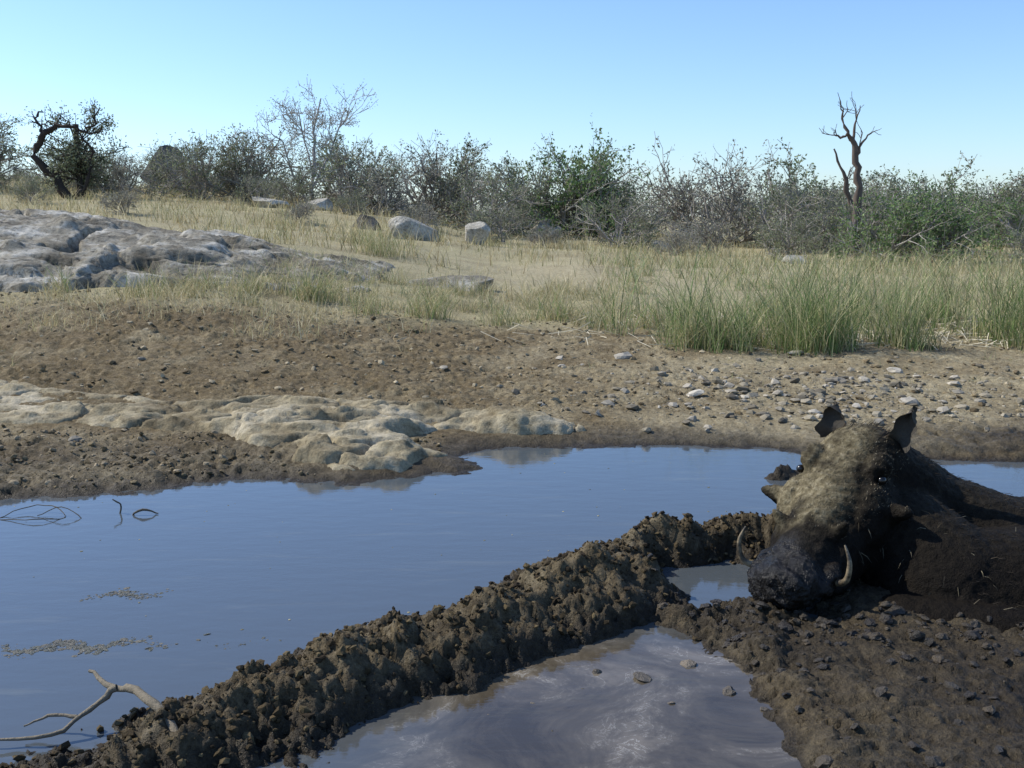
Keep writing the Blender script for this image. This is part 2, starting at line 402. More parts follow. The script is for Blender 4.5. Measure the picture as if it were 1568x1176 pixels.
n=1500;px=RNG.normal(1.75,.75,n);py=RNG.normal(5.35,.45,n);gz=ground_z(px,py);m=(gz>.03)&(py<7)&(py>4.6);px,py=px[m],py[m]
scatter_stones('gravel',px,py,.005+.028*RNG.random(len(px))**4,M_stone,pal(len(px),[(.30,.255,.18),(.22,.185,.125),(.38,.33,.25),(.16,.135,.095)]),1,.55,.3,.2)
n=6000;px=RNG.uniform(.35,2.2,n);py=RNG.uniform(1.5,2.7,n);gz=ground_z(px,py);dens=np.exp(-((py-2.42)/.16)**2)+.15;m=(gz>.0)&(RNG.random(n)<dens);px,py=px[m],py[m]
scatter_stones('wet_mud_lumps',px,py,.002+.017*RNG.random(len(px))**6,M_wetclod,pal(len(px),[(.04,.03,.018),(.065,.048,.028),(.028,.02,.012)]),2,.7,.35,.15)
st=np.array([(.95,5.35,.05),(1.78,5.7,.045),(1.95,5.75,.04),(2.25,6.1,.055),(.7,6.55,.045),(1.85,6.8,.05),(1.55,6.55,.04),(-.4,6.1,.025),(.3,6.3,.025),(2.0,5.2,.045),(1.7,5.1,.04),(1.3,5.0,.035),
  (-1.85,4.35,.03),(-2.1,5.9,.035),(1.45,4.95,.03),(2.35,5.45,.045),(2.7,5.3,.04)])
scatter_stones('loose_stones',st[:,0],st[:,1],st[:,2],M_stone,pal(len(st),[(.33,.29,.22),(.24,.21,.16),(.40,.355,.28)]),2,.5,.3,.12)
st=np.array([(.19,2.2,.017),(.29,2.17,.02),(.40,2.24,.016),(.46,2.10,.02),(.33,2.05,.01),(-.05,2.0,.006),(.04,2.05,.006),(.52,2.02,.012),(.08,1.93,.006),(.15,2.12,.006)])
scatter_stones('puddle_stones',st[:,0],st[:,1],st[:,2],M_wetclod,pal(len(st),[(.10,.08,.055),(.2,.16,.11)]),2,.6,.35,.12,False,pz=np.full(len(st),-.004))

def boulder(name,x,y,size,mat,seed,scale=(1,1,1),rz=0,sub=5,sink=.3):
    V,F=ico(sub);rng=np.random.default_rng(seed)
    for i in range(14):
        n=rng.normal(size=3);n/=np.linalg.norm(n);h=rng.uniform(.40,.78)
        dd=V@n;V=V-np.clip(dd-h,0,None)[:,None]*n*.97
    V=V*(1+.05*fbm(V[:,0]*3+seed,V[:,1]*3+V[:,2]*2,5,seed,.6))[:,None]
    V[:,2]+=V[:,0]*rng.uniform(-.35,.35)
    V=V*np.array(scale)*size*1.35
    c,s_=math.cos(rz),math.sin(rz);V=V@np.array([[c,s_,0],[-s_,c,0],[0,0,1]])
    z=float(ground_z([x],[y])[0])
    ob=build(name,V,[F],mat,smooth=False);ob.location=(x,y,z+size*scale[2]*(1-2*sink)*.8)
    return ob
boulder('pale_boulder',-1.5,16.5,.36,M_boul,3,(1.0,.7,.75),.5)
boulder('pale_boulder',-.6,17,.23,M_boul,5,(1,.9,1.0),.2)
boulder('pale_boulder',-4.9,21.5,.34,M_boul,8,(1,.7,.55))
boulder('pale_boulder',-3.9,21.5,.22,M_boul,9,(1,.8,.7))
boulder('pale_boulder',.8,23,.34,M_boul,12,(1,.8,.7))
boulder('pale_boulder',2.8,20,.24,M_boul,13,(1,.8,.6))
boulder('pale_boulder',4.3,16,.16,M_boul,14,(1,.8,.7))
boulder('dark_boulder',-2.4,17.5,.26,M_dark,15,(1,.8,.6))
boulder('dark_boulder',-10.1,31,.62,M_dark,21,(1,.8,.9),.4,sink=-.1)
boulder('dark_boulder',-9.4,32,.45,M_dark,17,(1.1,.8,.8),.4,sink=.1)
boulder('flat_rock',-.55,10.4,.34,M_gran,18,(1.2,.6,.35),.1)

# ---------------------------------------------------------------- grass
def grass(name,P,H,W,lean,nseg,C,parent=None):
    rng=np.random.default_rng(len(P)+3);n=len(P)
    a=rng.uniform(0,2*np.pi,n);ld=np.stack([np.cos(a),np.sin(a),0*a],1)
    b=rng.uniform(0,2*np.pi,n);wd=np.stack([np.cos(b),np.sin(b),0*b],1)
    L=lean*rng.uniform(.2,1.5,n)
    vs=[]
    for k in range(nseg+1):
        t=k/nseg
        c=P+np.array([0,0,1])*(H*(t-.35*L*t*t))[:,None]+ld*(H*L*t**1.7)[:,None]
        if k<nseg:
            hw=(W*.5*(1-t*.75))[:,None]*wd;vs+= [c-hw,c+hw]
        else:vs.append(c)
    V=np.stack(vs,1);m=V.shape[1];o=(np.arange(n)*m)[:,None]
    Q=np.concatenate([o+np.array([[2*k,2*k+1,2*k+3,2*k+2]]) for k in range(nseg-1)])
    T=o+np.array([[2*nseg-2,2*nseg-1,2*nseg]])
    return build(name,V.reshape(-1,3),[Q,T],M_grass,np.repeat(C,m,0),smooth=False,parent=parent)
STRAW=[(.60,.51,.30),(.50,.41,.22),(.68,.60,.39),(.42,.34,.18)]
OLIVE=[(.27,.29,.13),(.38,.35,.17),(.46,.40,.22),(.20,.24,.10)]
GREEN=[(.15,.22,.07),(.20,.28,.09),(.28,.33,.13),(.46,.42,.22),(.12,.18,.06),(.38,.38,.18),(.55,.48,.27),(.48,.42,.24)]
def clumps(n_cl,per,xf,spread,seed):
    rng=np.random.default_rng(seed);c=xf(rng,n_cl);k=rng.integers(0,len(c),len(c)*per)
    return c[k]+rng.normal(size=(len(k),2))*spread, k
def place(p):
    return np.stack([p[:,0],p[:,1],coarse_z(p[:,0],p[:,1])-.012],1)
def fld(rng,n):
    y=9+26*rng.random(n)**1.15;x=(rng.random(n)*2-1)*(y*.62+1);return np.stack([x,y],1)
p,k=clumps(5200,11,fld,.11,1)
dens=fbm(p[:,0]*.35,p[:,1]*.35,3,55)
sand=np.exp(-(((p[:,0]-1.2)/2.2)**2+((p[:,1]-12.5)/2.8)**2))
out=(p[:,0]<-.9)&(p[:,1]<12)
keep=(dens>-.18)&(RNG.random(len(p))>sand*.98)&(~out)
p=p[keep];k=k[keep];n=len(p);dist=p[:,1]
hc=np.random.default_rng(4).uniform(.35,1.3,6000)[k]
cb=pal(6000,[(1,1,1),(1.1,1.1,1.1),(.72,.78,.7),(.85,.8,.75)],.1)[k]
grass('dry_grass_field',place(p),(.10+.28*RNG.random(n)**1.5)*hc*np.where(dist<12,.75,1),.005+.0004*dist,.6,2,pal(n,STRAW+OLIVE[1:3],.18)*cb)
def f2_(rng,n):
    x=rng.uniform(-3.0,2.6,n);y=7.7+2.9*rng.random(n)**1.2+.3*np.sin(x*2);return np.stack([x,y],1)
p,k=clumps(560,34,f2_,.07,2);m=fbm(p[:,0]*.9,p[:,1]*.9,3,91)>-.15;p=p[m];k=k[m];n=len(p)
hc=np.random.default_rng(6).uniform(.35,1.4,700)[k]
grass('short_grass',place(p),(.05+.22*RNG.random(n)**1.4)*hc,np.full(n,.0055),.8,3,pal(n,OLIVE+STRAW[:4],.18))
def f2b(rng,n):
    x=rng.uniform(-6,-1.2,n);y=6.7+1.6*rng.random(n)**.8;return np.stack([x,y],1)
p,k=clumps(340,18,f2b,.07,4);p=p[fbm(p[:,0]*1.3,p[:,1]*1.3,3,92)>-.08];n=len(p)
grass('dry_grass_fringe',place(p),.03+.2*RNG.random(n)**2,np.full(n,.005),.8,3,pal(n,STRAW+OLIVE[1:3],.15))
def f5(rng,n):
    x=rng.uniform(-4.5,4.5,n);y=rng.uniform(5.6,7.6,n);return np.stack([x,y],1)
p,k=clumps(60,9,f5,.025,14);n=len(p)
grass('sparse_tufts',place(p),.02+.08*RNG.random(n)**1.5,np.full(n,.004),.9,3,pal(n,STRAW[:2]+OLIVE,.15))
def f3(rng,n):
    cs=[(1.22,7.3,.13,9),(1.5,7.1,.15,11),(1.78,7.2,.15,13),(2.04,6.95,.10,15),(2.16,7.1,.09,12),(2.0,7.9,.3,14),(2.64,7.05,.10,10),(2.7,7.8,.25,10),(3.5,7.1,.15,13),(3.75,7.3,.16,14),(3.4,8.1,.3,14),(4.3,7.3,.35,24),(3.05,8.6,.25,8),(1.1,8.2,.25,8)]
    o=[]
    for cx,cy,sd,c in cs:o.append(np.array([cx,cy])+rng.normal(size=(c,2))*np.array([sd,sd*1.2]))
    return np.concatenate(o)
p,k=clumps(1,36,f3,.050,5);n=len(p)
hc=np.random.default_rng(8).uniform(.35,1.4,400)[k]
cb=pal(400,[(1,1,1),(1.6,1.35,1.3),(.8,.85,.8),(1.3,1.2,1.05)],.12)[k]
grass('tall_green_reeds',place(p),(.12+.66*RNG.random(n)**1.0)*hc,.004+.0035*RNG.random(n),.6,4,np.clip(pal(n,GREEN,.2)*cb,0,.75))
def f4(rng,n):
    x=rng.uniform(.9,8,n);y=rng.uniform(7.3,15,n);return np.stack([x,y],1)
p,k=clumps(520,20,f4,.08,6);m=fbm(p[:,0]*.7,p[:,1]*.7,3,99)>.02;p=p[m];k=k[m];n=len(p)
hc=np.random.default_rng(9).uniform(.35,1.2,700)[k]
grass('green_grass',place(p),(.10+.34*RNG.random(n))*hc,np.full(n,.007),.6,3,pal(n,GREEN[1:4]+OLIVE+STRAW,.2))
for (tx,ty,th,cn,sd) in [(-1.63,8.55,.42,240,.08),(-2.45,8.6,.22,80,.06),(-2.15,8.6,.22,70,.05),(-1.55,12.5,.45,240,.15),(-.66,8.3,.36,220,.1),(-3.55,8.3,.3,80,.05),(1.15,7.0,.3,120,.09),(.35,8.6,.3,180,.1),(-.1,8.2,.25,120,.08),(-1.1,8.1,.25,120,.08)]:
    r=np.random.default_rng(int(tx*100)%999);p=np.array([tx,ty])+r.normal(size=(cn,2))*sd
    grass('grass_tuft',place(p),th*(.4+.7*r.random(cn)),np.full(cn,.006),.7,4,pal(cn,GREEN[1:4]+OLIVE[:3]+STRAW[:2],.15,5))
a=Acc()
for i in range(700):
    x0=random.gauss(3.0,.7);y0=random.uniform(7.0,8.8);an=random.uniform(0,6.28);L=random.uniform(.06,.22)
    if random.random()<.4:x0-=1.3
    x1=x0+L*math.cos(an);y1=y0+L*math.sin(an)
    z0,z1=[float(v)+.012 for v in coarse_z([x0,x1],[y0,y1])]
    tube(a,[(x0,y0,z0+random.random()*.06),(x1,y1,z1)],[.003,.002],3,(.60,.53,.38))
a.make('fallen_dry_reeds',M_bark,smooth=False)

# ---------------------------------------------------------------- shrubs and trees
def grow(br,tips,p,d,L,r,depth,maxd,rng,spread,up,nch,rmin=.002):
    pts=[p];rad=[r];q=p;R=rng.normal(size=(3,3))*.22
    for i in range(3):
        d=d+Vector(R[i]);d.z+=up;d.normalize()
        q=q+d*(L/3);pts.append(q);rad.append(max(rmin,r*(1-.15*(i+1))))
    br.append((pts,rad,depth))
    if depth==maxd:tips.append(pts);return
    for c in range(nch):
        t=rng.uniform(.35,1);i=min(2,int(t*3));st=pts[i].lerp(pts[i+1],t*3-i)
        dd=(d+Vector(rng.normal(size=3))*spread).normalized()
        grow(br,tips,st,dd,L*rng.uniform(.55,.85),max(rmin,r*.55),depth+1,maxd,rng,spread,up,nch,rmin)
LEAFS=[[(.18,.205,.11),(.23,.25,.145),(.15,.175,.09),(.28,.28,.18)],
       [(.27,.265,.19),(.32,.31,.23),(.22,.225,.15),(.37,.35,.27)],
       [(.14,.22,.07),(.18,.26,.09),(.23,.29,.12),(.11,.17,.06)]]
def bush_mesh(name,seed,pal_i,leaves=10,stems=10,nch=4,lsize=.021,twig=(.29,.26,.22),wide=1.0,maxd=3):
    rng=np.random.default_rng(seed);br=[];tips=[]
    for i in range(stems):
        an=rng.uniform(0,6.28);e=rng.uniform(.35,1.4)
        d=Vector((math.cos(an)*math.cos(e)*wide,math.sin(an)*math.cos(e)*wide,math.sin(e))).normalized()
        p=Vector((rng.normal()*.04,rng.normal()*.04,-.03))
        grow(br,tips,p,d,rng.uniform(.30,.50),.018,0,maxd,rng,.60,.04,nch,.0024)
    zmax=np.percentile([t[-1].z for t in tips],99.7);sc=1/zmax
    a=Acc()
    for pts,rad,dp in br:
        if dp==3 and rng.random()<.35:continue
        tube(a,[p*sc for p in pts],rad,4 if dp<2 else 3,np.array(twig)*rng.uniform(.7,1.3))
    T=np.array([[v[:] for v in t] for t in tips])*sc
    n=len(T)*leaves;k=rng.integers(0,len(T),n)
    full=rng.uniform(.0,1,len(T));k=k[rng.random(n)<(.35+.65*full[k])];n=len(k)
    u=rng.random(n)*3;i=np.minimum(u.astype(int),2);f=(u-i)[:,None]
    c=T[k,i]*(1-f)+T[k,i+1]*f+rng.normal(size=(n,3))*.02
    R=rotmats(n,rng);s_=lsize*rng.uniform(.6,1.4,(n,1,1))
    q=np.array([[-1,0,0],[0,-.5,0],[1,0,.1],[0,.5,0]])*.5
    V=np.einsum('nij,vj->nvi',R,q)*s_*1.6+c[:,None]
    cc=np.clip(pal(len(T),LEAFS[pal_i],.22,seed)[k]*(1+.15*rng.normal(size=(n,1))),.01,1)
    ob=build(name,np.concatenate([np.concatenate(a.V),V.reshape(-1,3)]),[np.concatenate(a.Q),(np.arange(n)*4)[:,None]+np.arange(4)+a.n],None,np.concatenate([np.concatenate(a.C),np.repeat(cc,4,0)]),smooth=False,link=False)
    me=ob.data;me.materials.append(M_bark);me.materials.append(M_leaf)
    nq=len(np.concatenate(a.Q));mi=np.ones(len(me.polygons),np.int32);mi[:nq]=0
    me.polygons.foreach_set('material_index',mi);bpy.data.objects.remove(ob);return me
BM=[bush_mesh('thorn_bush_a',1,0,10),bush_mesh('thorn_bush_b',2,1,6),bush_mesh('thorn_bush_c',3,0,8,wide=1.3),bush_mesh('green_bush_a',4,2,14),
    bush_mesh('thorn_bush_d',5,1,4,stems=9),bush_mesh('green_bush_b',6,0,17,stems=9)]
def put(name,me,x,y,ztop,wid=1.0,rot=0):
    z=float(coarse_z(x,y)[0]);h=max(.5,ztop-z)
    o=bpy.data.objects.new(name,me);col.objects.link(o);o.location=(x,y,z);o.scale=(h*wid,h*wid,h);o.rotation_euler=(0,0,rot);return o
L=[(-11.8,24,3.3,0,1.1),(-11.0,26,2.8,2,1.1),(-8.3,23,2.5,1,1.0),(-10.9,22,2.2,0,1.2),(-8.6,27,2.85,0,1.0),(-7.6,26,2.5,1,1.0),(-7.0,24,2.9,2,1.0),(-6.2,24.5,3.0,0,1.0),(-5.8,25,3.1,1,.95),
 (-4.7,23,2.1,0,1.0),(-4.3,27,3.0,2,.9),(-3.5,23.5,2.85,0,1.05),(-2.9,22.5,2.3,1,1.0),(-2.1,25,2.9,1,1.0),(-1.3,26,2.9,0,.9),(-.7,22,2.1,2,1.0),(0.1,24,2.4,0,1.0),(1.05,24.5,3.0,3,.95),(1.5,25,2.85,5,.85),
 (2.5,25,2.0,5,.95),(2.0,20,1.5,2,1.2),(3.2,31,2.5,1,.95),(4.5,27,2.9,4,1.0),(5.2,25.5,2.7,1,.95),(5.5,21,1.8,2,1.0),(7.3,27,2.9,5,1.0),(6.3,23,1.9,0,1.0),
 (7.9,24,1.9,2,1.0),(5.9,17,1.66,3,1.0),(6.7,17.3,1.6,3,1.0),(7.9,20,1.8,0,1.0),(10.4,26,2.5,5,1.1),(11.6,24,2.0,0,1.1),(12.3,25,2.2,2,1.1),(9.2,18.6,1.5,3,1.1),(13.8,28,2.3,0,1.2),
 (-.2,19.5,1.3,2,1.2),(3.6,19,1.2,4,1.1),(-3.0,20,1.5,0,1.0),(-8.6,19,1.6,0,1.0),(-13.6,25,3.4,0,1.2),(-15.5,27,3.5,2,1.2),(16,28,2.3,2,1.2),(-6.2,17,.95,4,1.3),(2.7,17.5,.85,1,1.3),(.6,18,.95,4,1.3),(-3.6,18,1.1,4,1.2),
 (4.6,17.5,1.1,0,1.1),(8.3,16,1.0,2,1.2),(-1.6,19,1.3,1,1.2),(-9.6,25,2.5,0,1.1),(-10.3,27,2.7,2,1.0),(8.9,26,2.2,0,1.1),(-5.3,22,1.9,2,1.0),(6.9,20,1.6,2,1.1)]
rr=random.Random(5)
for (x,y,zt,mi,wd) in L:
    put('green_bush' if mi in(3,5) else 'thorn_bush',BM[mi],x,y,zt,wd*1.0,rr.uniform(0,6.28))
belt=bpy.data.objects.new('distant_scrub',None);col.objects.link(belt)
for i in range(95):
    y=rr.uniform(32,62);x=rr.uniform(-.66,.66)*y
    zt=1+(rr.uniform(8,50) + (30 if x/y<-.2 else 0))*y/1607
    o=put('scrub_bush',BM[rr.choice([0,1,2,4,5,1])],x,y,zt,rr.uniform(.9,1.4),rr.uniform(0,6.28));o.parent=belt

def tree(name,trunk,rads,bark,seed,limbs=None,ch=0,maxd=3,L=.6,leaf=None,spread=.6,up=.1,r0=.02,fr=(.4,1),nch=3,rmin=.004,kink=.0):
    rng=np.random.default_rng(seed);a=Acc()
    paths=[(trunk,rads)]+(limbs or [])
    br=[];tips=[]
    for pth,rd in paths:
        sp=smooth_path(pth,4)
        sp=[p+Vector(rng.normal(size=3))*kink*(0 if i in(0,) else 1) for i,p in enumerate(sp)]
        rr_=np.interp(np.linspace(0,1,len(sp)),np.linspace(0,1,len(rd)),rd)
        tube(a,sp,[max(.003,r*(1+.15*rng.normal())) for r in rr_],7,bark)
        for c in range(ch):
            i=int(rng.uniform(*fr)*(len(sp)-2));d=(sp[i+1]-sp[i]).normalized()
            grow(br,tips,sp[i],(d+Vector(rng.normal(size=3))*spread).normalized(),L*rng.uniform(.6,1.1),min(r0,rr_[i]*.6),0,maxd,rng,spread,up,nch,rmin)
    for pts,rad,dp in br:tube(a,pts,rad,4,np.array(bark)*rng.uniform(.8,1.2))
    ob=a.make(name,M_bark,smooth=True)
    if leaf and tips:
        T=np.array([[v[:] for v in t] for t in tips]);n=len(T)*leaf[0];k=rng.integers(0,len(T),n);i=rng.integers(1,4,n)
        c=T[k,i]+rng.normal(size=(n,3))*.06;R=rotmats(n,rng)
        q=np.array([[-1,0,0],[0,-.5,0],[1,0,.1],[0,.5,0]])*leaf[1]
        V=np.einsum('nij,vj->nvi',R,q)+c[:,None]
        build('foliage',V.reshape(-1,3),[(np.arange(n)*4)[:,None]+np.arange(4)],M_leaf,np.repeat(pal(n,LEAFS[leaf[2]],.2),4,0),smooth=False,parent=ob)
    return ob
tree('bare_tree',[(-4.95,26,.7),(-4.9,26,1.6),(-4.8,26,2.2),(-4.75,26,3.0),(-4.6,26,3.8)],[.07,.055,.045,.03,.012],(.42,.39,.35),3,
     limbs=[([(-4.92,26,1.2),(-5.3,25.9,2.0),(-5.5,25.8,2.7),(-5.75,25.7,3.0)],[.045,.03,.02,.008]),([(-4.9,26,1.5),(-4.5,26.1,2.3),(-4.2,26.2,3.1),(-3.85,26.2,3.6)],[.045,.035,.02,.008]),
            ([(-4.85,26,2.0),(-5.1,26.2,3.0),(-5.2,26.2,3.6)],[.03,.02,.008])],ch=10,maxd=2,L=.55,spread=.7,up=.08,r0=.014,rmin=.006,leaf=(7,.022,1),kink=.02)
Bk=(.13,.10,.08)
tree('dead_tree',[(5.85,18,.3),(5.83,18,1.3),(5.80,18,1.8),(5.72,18,2.2),(5.62,18,2.35)],[.085,.065,.055,.045,.03],Bk,4,
     limbs=[([(5.62,18,2.35),(5.5,18,2.30),(5.36,18,2.38)],[.03,.02,.008]),([(5.62,18,2.35),(5.52,18,2.6),(5.50,18,2.75),(5.42,18,2.99)],[.03,.02,.014,.006]),
            ([(5.72,18,2.2),(5.76,18.1,2.5),(5.84,18.1,2.8)],[.028,.018,.007]),([(5.78,18,2.0),(5.92,18,2.28),(6.05,18,2.38)],[.028,.02,.008]),
            ([(5.7,17.9,1.2),(5.5,17.8,1.7),(5.34,17.8,2.1)],[.045,.03,.012])],ch=2,maxd=1,L=.28,spread=.6,up=.1,r0=.012,fr=(.3,.9),kink=.014)
tree('leaning_dead_tree',[(-9.0,22,1.0),(-9.3,22,1.6),(-9.75,22,2.2),(-9.62,22,2.55),(-9.3,22,2.80),(-9.0,22,2.78),(-8.6,22,2.68),(-8.35,22,2.8)],[.10,.09,.08,.065,.05,.04,.025,.012],(.045,.036,.03),6,
     limbs=[([(-8.75,22,2.72),(-8.5,22,2.85),(-8.42,22,3.2)],[.03,.02,.008]),([(-9.5,22,2.65),(-9.7,22,2.95),(-9.6,22.1,3.15)],[.04,.025,.012]),
            ([(-9.2,22,1.2),(-8.8,22,1.6),(-8.6,22,2.3),(-8.9,22,2.7)],[.05,.04,.03,.012])],ch=3,maxd=1,L=.35,spread=.6,up=.0,r0=.016,kink=.03)
tree('leafy_tree',[(-9.1,22.6,1.0),(-9.15,22.6,2.0),(-9.15,22.6,2.9)],[.09,.07,.05],(.06,.05,.04),8,ch=20,maxd=2,L=.72,leaf=(17,.03,0),spread=1.3,up=.02,fr=(.3,1),nch=4)

# ---------------------------------------------------------------- sticks in the foreground
a=Acc();bk=(.24,.20,.14)
def stick(pts,r,n=4,k=.0015):
    sp=smooth_path(pts,n);sp=[p+Vector((random.gauss(0,k),random.gauss(0,k),random.gauss(0,k))) for p in sp]
    tube(a,sp,[q*random.uniform(.85,1.2) for q in np.interp(np.linspace(0,1,len(sp)),np.linspace(0,1,len(r)),r)],7,bk)
stick([(-.60,1.78,.04),(-.66,1.86,.075),(-.74,1.93,.085),(-.80,1.97,.075),(-.86,2.02,.085)],[.009,.009,.008,.006,.003],k=.002)
stick([(-.78,1.955,.08),(-.83,1.93,.045),(-.88,1.88,.02),(-1.0,1.86,.012)],[.007,.005,.004,.002],k=.002)
stick([(-.85,1.92,.035),(-.91,1.93,.03),(-.95,1.91,.02)],[.004,.003,.0015])
a.make('dead_branch',M_clod)
a=Acc();bk=(.12,.10,.07)
cx,cy=-1.60,3.40
stick([(cx-.12,cy,.0),(cx-.05,cy+.08,.02),(cx+.05,cy+.06,.02),(cx+.1,cy,.0),(cx+.02,cy-.05,.01),(cx-.1,cy-.02,0),(cx-.2,cy+.0,0)],[.0015]*7)
stick([(cx+.0,cy+.02,0),(cx+.08,cy+.03,.03),(cx+.16,cy+.0,.0)],[.0015]*3)
stick([(-1.34,3.46,-.01),(-1.33,3.46,.03),(-1.36,3.46,.05)],[.003,.003,.002])
stick([(-1.30,3.44,-.01),(-1.25,3.44,.02),(-1.20,3.45,.0)],[.003,.004,.002])
a.make('floating_twigs',M_bark)
def scum(name,cx,cy,lx,ly,n,size):
    r=np.random.default_rng(int(abs(cx)*100));px=cx+lx*r.normal(size=n);py=cy+ly*r.normal(size=n)+.12*(px-cx)+.02*np.sin(px*40)
    scatter_stones(name,px,py,size*(.2+1.2*r.random(n)**2),M_wetclod,pal(n,[(.07,.065,.035),(.12,.10,.06)]),1,.15,.3,.3,pz=np.zeros(n))
scum('floating_debris',-1.03,2.68,.05,.014,260,.005)
scum('floating_debris',-1.02,2.34,.09,.014,600,.006)
scum('floating_debris',-.62,2.36,.05,.01,30,.004)
r=np.random.default_rng(3);px=r.uniform(-1.9,1.2,110);py=r.uniform(2.3,4.5,110);m=ground_z(px,py)<-.02;px,py=px[m],py[m]
scatter_stones('floating_specks',px,py,.0015+.003*r.random(len(px)),M_stone,pal(len(px),[(.2,.18,.1),(.4,.35,.2)]),1,.3,.3,.2,pz=np.zeros(len(px)))

# ---------------------------------------------------------------- warthog
hog=bpy.data.objects.new('warthog',None);col.objects.link(hog)
C0=Vector((.995,2.93,.355));SN=Vector((.615,2.46,.095))
F_=(SN-C0).normalized();S_=Vector((.80,-.60,.03)).normalized();S_=(S_-F_*S_.dot(F_)).normalized();N_=F_.cross(S_)
if N_.z<0:N_=-N_
B3=Matrix((F_,S_,N_)).transposed()
K=1.12
def W(f,s_,n):return C0+F_*f*1.03+S_*s_*K+N_*n*K
bm=bmesh.new()
def ell(c,r,basis=None,seg=22):
    M=Matrix.Translation(c)@((basis or B3).to_4x4())@Matrix.Diagonal((r[0]*K,r[1]*K,r[2]*K,1))
    bmesh.ops.create_uvsphere(bm,u_segments=seg,v_segments=seg//2+2,radius=1,matrix=M)
def cap(p0,r0,p1,r1,n=9):
    for i in range(n+1):
        t=i/n;r=(r0*(1-t)+r1*t);ell(p0.lerp(p1,t),(r,r,r),seg=16)
def hcap(a_,ra,b_,rb,n=9):
    for i in range(n+1):
        t=i/n;p=W(*a_).lerp(W(*b_),t);rs=ra[0]*(1-t)+rb[0]*t;rn=ra[1]*(1-t)+rb[1]*t
        ell(p,((rs+rn)*.5,rs,rn),seg=18)
hcap((.05,0,-.04),(.110,.080),(.20,0,-.05),(.106,.085))
hcap((.20,0,-.05),(.106,.085),(.36,0,-.058),(.074,.064))
hcap((.36,0,-.058),(.074,.064),(.46,0,-.06),(.068,.058))
hcap((.46,0,-.06),(.068,.058),(.53,0,-.06),(.076,.058))
ell(W(.565,0,-.058),(.024,.074,.058))
ell(W(.565,0,-.020),(.022,.058,.022))
ell(W(.02,0,-.01),(.08,.085,.06))
for sg in(-1,1):
    ell(W(.110,sg*.086,.014),(.052,.028,.030))
    ell(W(.20,sg*.092,-.07),(.11,.048,.078))
    ell(W(.32,sg*.070,-.085),(.10,.040,.060))
    cap(W(.20,sg*.12,-.06),.032,W(.21,sg*.178,-.040),.014)
    cap(W(.36,sg*.062,-.028),.022,W(.355,sg*.086,.004),.010)
    ell(W(.475,sg*.078,-.068),(.060,.026,.026))
    cap(W(.12,sg*.06,-.14),.078,W(.40,sg*.046,-.118),.052)
hcap((.40,0,-.122),(.056,.030),(.52,0,-.135),(.050,.024))
hcap((.02,0,.014),(.020,.018),(.34,0,.004),(.018,.014),7)
K=1.0
cap(Vector(W(.02,0,-.08)),.14,Vector((1.2,2.98,.10)),.18)
cap(Vector((1.2,2.98,.09)),.18,Vector((1.42,2.9,-.03)),.235)
cap(Vector((1.42,2.9,-.03)),.235,Vector((1.85,2.78,-.07)),.28)
cap(Vector((1.85,2.78,-.07)),.28,Vector((2.25,2.7,-.08)),.24)
cap(Vector(W(.06,0,-.14)),.12,Vector((1.17,2.72,-.03)),.22)
cap(Vector((1.17,2.72,-.05)),.22,Vector((1.6,2.68,-.09)),.27)
cap(Vector((1.00,2.55,-.05)),.10,Vector((1.3,2.42,-.06)),.11)
K=1.12
me=bpy.data.meshes.new('body');bm.to_mesh(me);bm.free()
tmp=bpy.data.objects.new('tmp',me);col.objects.link(tmp)
md=tmp.modifiers.new('r','REMESH');md.mode='VOXEL';md.voxel_size=.006
md=tmp.modifiers.new('s','SMOOTH');md.factor=.6;md.iterations=9
for sc_,st_ in((.06,.009),(.02,.006),(.007,.0035)):
    tx=bpy.data.textures.new('wr','CLOUDS');tx.noise_scale=sc_;tx.noise_depth=2
    md=tmp.modifiers.new('d','DISPLACE');md.texture=tx;md.strength=st_;md.texture_coords='LOCAL';md.mid_level=.5
dg=bpy.context.evaluated_depsgraph_get();me2=bpy.data.meshes.new_from_object(tmp.evaluated_get(dg))
bpy.data.objects.remove(tmp)
nv=len(me2.vertices);co=np.zeros(nv*3);me2.vertices.foreach_get('co',co);co=co.reshape(-1,3)
no=np.zeros(nv*3);me2.vertices.foreach_get('normal',no);no=no.reshape(-1,3)
C0n=np.array(C0[:]);f=(co-C0n)@np.array(F_[:])/1.03;sl=(co-C0n)@np.array(S_[:])/K;nn=(co-C0n)@np.array(N_[:])/K
nz_=fbm(co[:,0]*14+co[:,2]*9,co[:,1]*14-co[:,2]*5,4,5)
wr=np.sin(f*210+8*np.abs(sl)*12+5*nz_)*.0022*ss(-.04,.03,nn)*ss(.02,.1,f)*ss(.46,.36,f)
for sg in(-1,1):
    e2=((f-.150)/.03)**2+((np.abs(sl*sg-.104))/.03)**2+((nn-.0)/.03)**2
    wr-=.010*np.exp(-e2)
sn=ss(.41,.49,f+.06*nz_)*(np.hypot(sl,nn+.06)<.2)
lx=co[:,0]*48+co[:,2]*30;ly=co[:,1]*48-co[:,2]*38
lump=sn*(.011*fbm(lx,ly,4,9,.65)+.009*ridged(lx*.7,ly*.7,4,19,.65))
co=co+no*(wr+lump)[:,None];me2.vertices.foreach_set('co',co.astype(np.float32).ravel());me2.update()
dry_lit=ss(-.05,.01,nn+.05*nz_)*ss(.43,.35,f+.10*nz_)*ss(-.10,.0,f)*ss(.09,.01,sl+.05*nz_)*np.clip(.8+.8*nz_,.1,1)  # dried mud on the forehead, plus the sunlit side of the face painted paler
dry_lit=np.maximum(dry_lit,.07*ss(.10,.26,co[:,2])*ss(.3,.9,no[:,2]))
